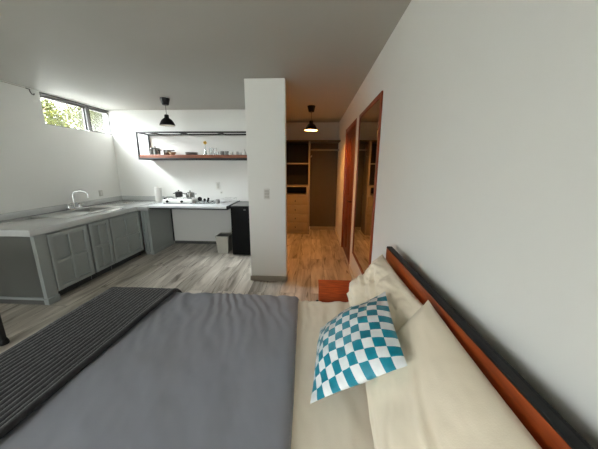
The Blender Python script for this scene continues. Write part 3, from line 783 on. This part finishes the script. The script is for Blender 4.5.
# ------------------------------------------------------------------ pillows
def pillow_obj(name, corners, thick, m, label, cat, group=None, seed=0, crease=.01, pinch=.07, n=60, piping=None, power=2.6, sag=0.0, creases=(), soft=.62):
    """corners A,B,C,D around the seam; both faces bulge along the normal"""
    A, B, C, D = [Vector(c) for c in corners]
    nrm = (B - A).cross(D - A).normalized()
    if nrm.z < 0: nrm = -nrm
    t = thing(name, tuple((A + B + C + D) / 4), label, cat, group)
    def face(sign):
        def fn(u, v):
            a, b = 2 * u - 1, 2 * v - 1
            # pull the edges in between the corners
            pu = a * (1 - pinch * (1 - b * b) * abs(a) ** 2); pv = b * (1 - pinch * (1 - a * a) * abs(b) ** 2)
            uu, vv = (pu + 1) / 2, (pv + 1) / 2
            p = A * (1 - uu) * (1 - vv) + B * uu * (1 - vv) + C * uu * vv + D * (1 - uu) * vv
            prof = max(0, (1 - abs(a) ** power) * (1 - abs(b) ** power)) ** soft
            h = thick / 2 * prof
            edge = min(1 - abs(a), 1 - abs(b))
            rad = math.exp(-edge * 5)
            wr = crease * fbm((a * 1.6 + seed, b * 1.6, seed * 3.1)) + .5 * crease * rad * fbm((a * 5 + seed, b * 5, 8.0))
            for (c0, d0, c1, d1, amp) in creases:     # sharp fold lines in the case
                ex, ey = c1 - c0, d1 - d0; ll = math.hypot(ex, ey)
                tt = ((a - c0) * ex + (b - d0) * ey) / (ll * ll)
                dd = ((a - c0) * ey - (b - d0) * ex) / ll + .05 * math.sin(tt * 5)
                if -.2 < tt < 1.2:
                    fade = max(0, 1 - abs(tt - .5) / .7)
                    wr += amp * fade * (math.exp(-(dd / .06) ** 2) - .8 * math.exp(-((dd - .09) / .05) ** 2))
            h += wr * min(1, edge * 6)
            return p + nrm * (sign * h - sag * prof)
        return fn
    mb = MB(); mb.grid(face(1), n, n); mb.grid(face(-1), n, n)
    o = obj('cushion_body', mb, m, t, smooth=70, weld=True)
    if piping:
        pts = []
        f = face(1)
        for i in range(n): pts.append(f(i / n, 0))
        for i in range(n): pts.append(f(1, i / n))
        for i in range(n): pts.append(f(1 - i / n, 1))
        for i in range(n + 1): pts.append(f(0, 1 - i / n))
        obj('piping', MB().tube(pts, .004, 8), piping, t)
    return t
pillow_obj('bed_pillow', [(.470, .955, .985), (.462, .22, .957), (.168, .22, .665), (.232, .94, .66)], .15, M['pillow'],
           'ivory pillow leaning on the headboard at the near side of the bed', 'pillow', 'ivory bed pillows', 3, .010, .03,
           creases=[(-.35, -.30, .9, .12, .009), (.45, .1, .75, -.2, .008), (-.1, .45, .5, .6, .006)])
pillow_obj('bed_pillow', [(.452, 1.57, .962), (.470, .925, .945), (.255, .925, .66), (.245, 1.605, .66)], .17, M['pillow'],
           'crumpled ivory pillow at the far end of the headboard, behind the checked cushion', 'pillow', 'ivory bed pillows', 8, .034, .04,
           creases=[(-.5, -.6, .1, -.1, .02), (-.2, -.7, .3, .2, .015), (-.8, -.2, -.2, .1, .012)])
pillow_obj('throw_cushion', [(.340, 1.085, .950), (.054, 1.214, .66), (.005, .762, .66), (.290, .660, .928)], .155, M['weave'],
           'small teal and white checkered satin cushion leaning on the pillows', 'cushion', None, 5, .010, .03, 60, None, 2.2, soft=.78)

# ------------------------------------------------------------------ nightstand
t = thing('nightstand', (.26, 2.1, 0), 'reddish wooden nightstand on the floor at the far side of the bed', 'nightstand')
nx0, nx1, ny0, ny1, nz = .072, .44, 1.88, 2.275, .45
obj('tabletop', MB().box(nx0, nx1, ny0, ny1, nz - .025, nz, .004), M['wood_night'], t)
k = MB().box(nx0 + .012, nx1 - .01, ny0 + .012, ny0 + .03, .05, nz - .025).box(nx0 + .012, nx1 - .01, ny1 - .03, ny1 - .012, .05, nz - .025)
k.box(nx1 - .03, nx1 - .01, ny0 + .03, ny1 - .03, .05, nz - .025).box(nx0 + .012, nx1 - .01, ny0 + .03, ny1 - .03, .05, .07)
obj('cabinet_body', k, M['wood_night'], t, smooth=0)
for z in (.075, .25):
    dr = obj('drawer', MB().box(nx0 + .004, nx0 + .3, ny0 + .034, ny1 - .034, z, z + .165, .003), M['wood_night'], t)
    obj('knob', MB().lathe([(.0005, 0), (.006, 0), (.006, -.012), (.012, -.018), (.0005, -.026)], (nx0 + .004, (ny0 + ny1) / 2, z + .085), 14, 'x'), M['black'], dr)
for x in (nx0 + .03, nx1 - .03):
    for y in (ny0 + .03, ny1 - .03): obj('leg', MB().box(x - .016, x + .016, y - .016, y + .016, 0, .052), M['wood_night'], t)

# ------------------------------------------------------------------ black table whose one foot enters the frame at the left
t = thing('side_table', (-2.95, 1.55, 0), 'black table at the left photo edge, only its foot and leg showing', 'table')
obj('tabletop', MB().box(-3.30, -2.60, 1.10, 1.82, .72, .75, .004), M['black'], t)
for x, y in ((-2.632, 1.785), (-3.27, 1.785), (-2.632, 1.135), (-3.27, 1.135)):
    lg = obj('leg', MB().box(x - .018, x + .018, y - .018, y + .018, .03, .72, .003), M['black'], t)
    obj('foot_cap', MB().lathe([(.0005, 0), (.034, 0), (.036, .006), (.034, .028), (.026, .05), (.0005, .05)], (x, y, 0), 18), M['blackplastic'], lg)

# ------------------------------------------------------------------ outside
struct('ground', MB().box(-40, 12, -30, 40, -.3, -.12), M['earth'], smooth=0)
def tree(loc, hgt, rad, seed, label, n):
    t = thing('tree', loc, label, 'tree', 'trees outside the kitchen window')
    rnd = random.Random(seed); x, y, z = loc
    tr = MB().tube([(x, y, z), (x + .1, y, z + hgt * .35), (x - .05, y + .1, z + hgt * .6)], [.14, .10, .05], 10)
    for i in range(6):
        a = i * 1.05 + seed
        tr.tube([(x, y, z + hgt * (.35 + .04 * i)), (x + rad * .35 * math.cos(a), y + rad * .35 * math.sin(a), z + hgt * (.55 + .04 * i)), (x + rad * .7 * math.cos(a), y + rad * .7 * math.sin(a), z + hgt * (.62 + .05 * i))], [.05, .03, .012], 6)
    obj('trunk', tr, M['bark'], t)
    bm = bmesh.new()
    blobs = [(Vector((rnd.uniform(-1, 1), rnd.uniform(-1, 1), rnd.uniform(-.55, .8))) * rad * .75, rad * rnd.uniform(.25, .45)) for _ in range(22)]
    for _ in range(n):
        b, r = rnd.choice(blobs)
        d = Vector((rnd.gauss(0, 1), rnd.gauss(0, 1), rnd.gauss(0, 1))).normalized() * r * rnd.uniform(.55, 1)
        c = Vector((x, y, z + hgt * .72)) + b + d
        q = Matrix.Rotation(rnd.uniform(0, 6.28), 3, 'Z') @ Matrix.Rotation(rnd.uniform(-1, 1), 3, 'X') @ Matrix.Rotation(rnd.uniform(-1, 1), 3, 'Y')
        l = rnd.uniform(.05, .09)
        vs = [bm.verts.new(c + q @ Vector(p)) for p in ((0, 0, 0), (l * .35, l * .5, .01), (0, l * 1.3, 0), (-l * .35, l * .5, .01))]
        bm.faces.new(vs)
    o = obj('foliage', bm, M['leaf'], t, smooth=0)
tree((-8.2, 7.0, -.12), 3.6, 1.5, 1, 'bright leafy tree seen through the left part of the kitchen window', 13000)
tree((-8.6, 10.2, -.12), 4.2, 1.3, 2, 'bright leafy tree seen through the right part of the kitchen window', 12000)

# ------------------------------------------------------------------ daylight
BASE, GLOW = 4.5, 130.0
W = bpy.data.worlds.new('sky'); S.world = W; W.use_nodes = True
nt = W.node_tree; N = nt.nodes; L = nt.links
bg = N['Background']
# hazy sky: even near the horizon, with the broad glow of a veiled sun high on the left
tc = N.new('ShaderNodeTexCoord')
nv = N.new('ShaderNodeVectorMath'); nv.operation = 'NORMALIZE'; L.new(tc.outputs['Generated'], nv.inputs[0])
dt = N.new('ShaderNodeVectorMath'); dt.operation = 'DOT_PRODUCT'; dt.inputs[1].default_value = Vector((-.68, -.15, .72)).normalized()
L.new(nv.outputs[0], dt.inputs[0])
cl = N.new('ShaderNodeMath'); cl.operation = 'MAXIMUM'; cl.inputs[1].default_value = 0; L.new(dt.outputs['Value'], cl.inputs[0])
pw = N.new('ShaderNodeMath'); pw.operation = 'POWER'; pw.inputs[1].default_value = 7; L.new(cl.outputs[0], pw.inputs[0])
ma = N.new('ShaderNodeMath'); ma.operation = 'MULTIPLY_ADD'; ma.inputs[1].default_value = GLOW; ma.inputs[2].default_value = BASE
L.new(pw.outputs[0], ma.inputs[0]); L.new(ma.outputs[0], bg.inputs['Strength'])
bg.inputs['Color'].default_value = (.93, .985, 1.0, 1)
def portal(name, loc, rot, sx_, sy_):
    l = bpy.data.lights.new(name, 'AREA'); l.shape = 'RECTANGLE'; l.size = sx_; l.size_y = sy_
    l.cycles.is_portal = True
    o = bpy.data.objects.new(name, l); COL.objects.link(o); o.location = loc; o.rotation_euler = rot
portal('kitchen_window_portal', (XL - .115, (WY0 + WY1) / 2, (WZ0 + WZ1) / 2), (0, -PI / 2, 0), WZ1 - WZ0, WY1 - WY0)

portal('added_window_portal', ((RX0 + RX1) / 2, YREAR - .115, (RZ0 + RZ1) / 2), (PI / 2, 0, 0), RX1 - RX0, RZ1 - RZ0)

# ------------------------------------------------------------------ camera
F_PX, PITCH, YAW, ROLL = 255.0, math.radians(12.7), math.radians(2.9), math.radians(.3)
fwd = Vector((-math.sin(YAW) * math.cos(PITCH), math.cos(YAW) * math.cos(PITCH), -math.sin(PITCH)))
right = Vector((math.cos(YAW), math.sin(YAW), 0)); up = right.cross(fwd)
r2 = right * math.cos(ROLL) + up * math.sin(ROLL); u2 = up * math.cos(ROLL) - right * math.sin(ROLL)
cd = bpy.data.cameras.new('camera'); cam = bpy.data.objects.new('camera', cd); COL.objects.link(cam)
cd.sensor_width = 36; cd.sensor_fit = 'HORIZONTAL'; cd.lens = 36 * F_PX / 598; cd.clip_start = .02; cd.clip_end = 200
mw = Matrix((r2, u2, -fwd)).transposed().to_4x4(); mw.translation = CAM
cam.matrix_world = mw
S.camera = cam

S.view_settings.view_transform = 'Standard'; S.view_settings.look = 'None'
S.view_settings.gamma = 1; S.view_settings.use_curve_mapping = False
S.view_settings.exposure = 0.8
S.cycles.use_denoising = True; S.cycles.denoiser = 'OPENIMAGEDENOISE'
S.cycles.max_bounces = 14; S.cycles.diffuse_bounces = 8; S.cycles.glossy_bounces = 6; S.cycles.transparent_max_bounces = 16
S.cycles.sample_clamp_indirect = 8
S.cycles.caustics_reflective = False; S.cycles.caustics_refractive = False
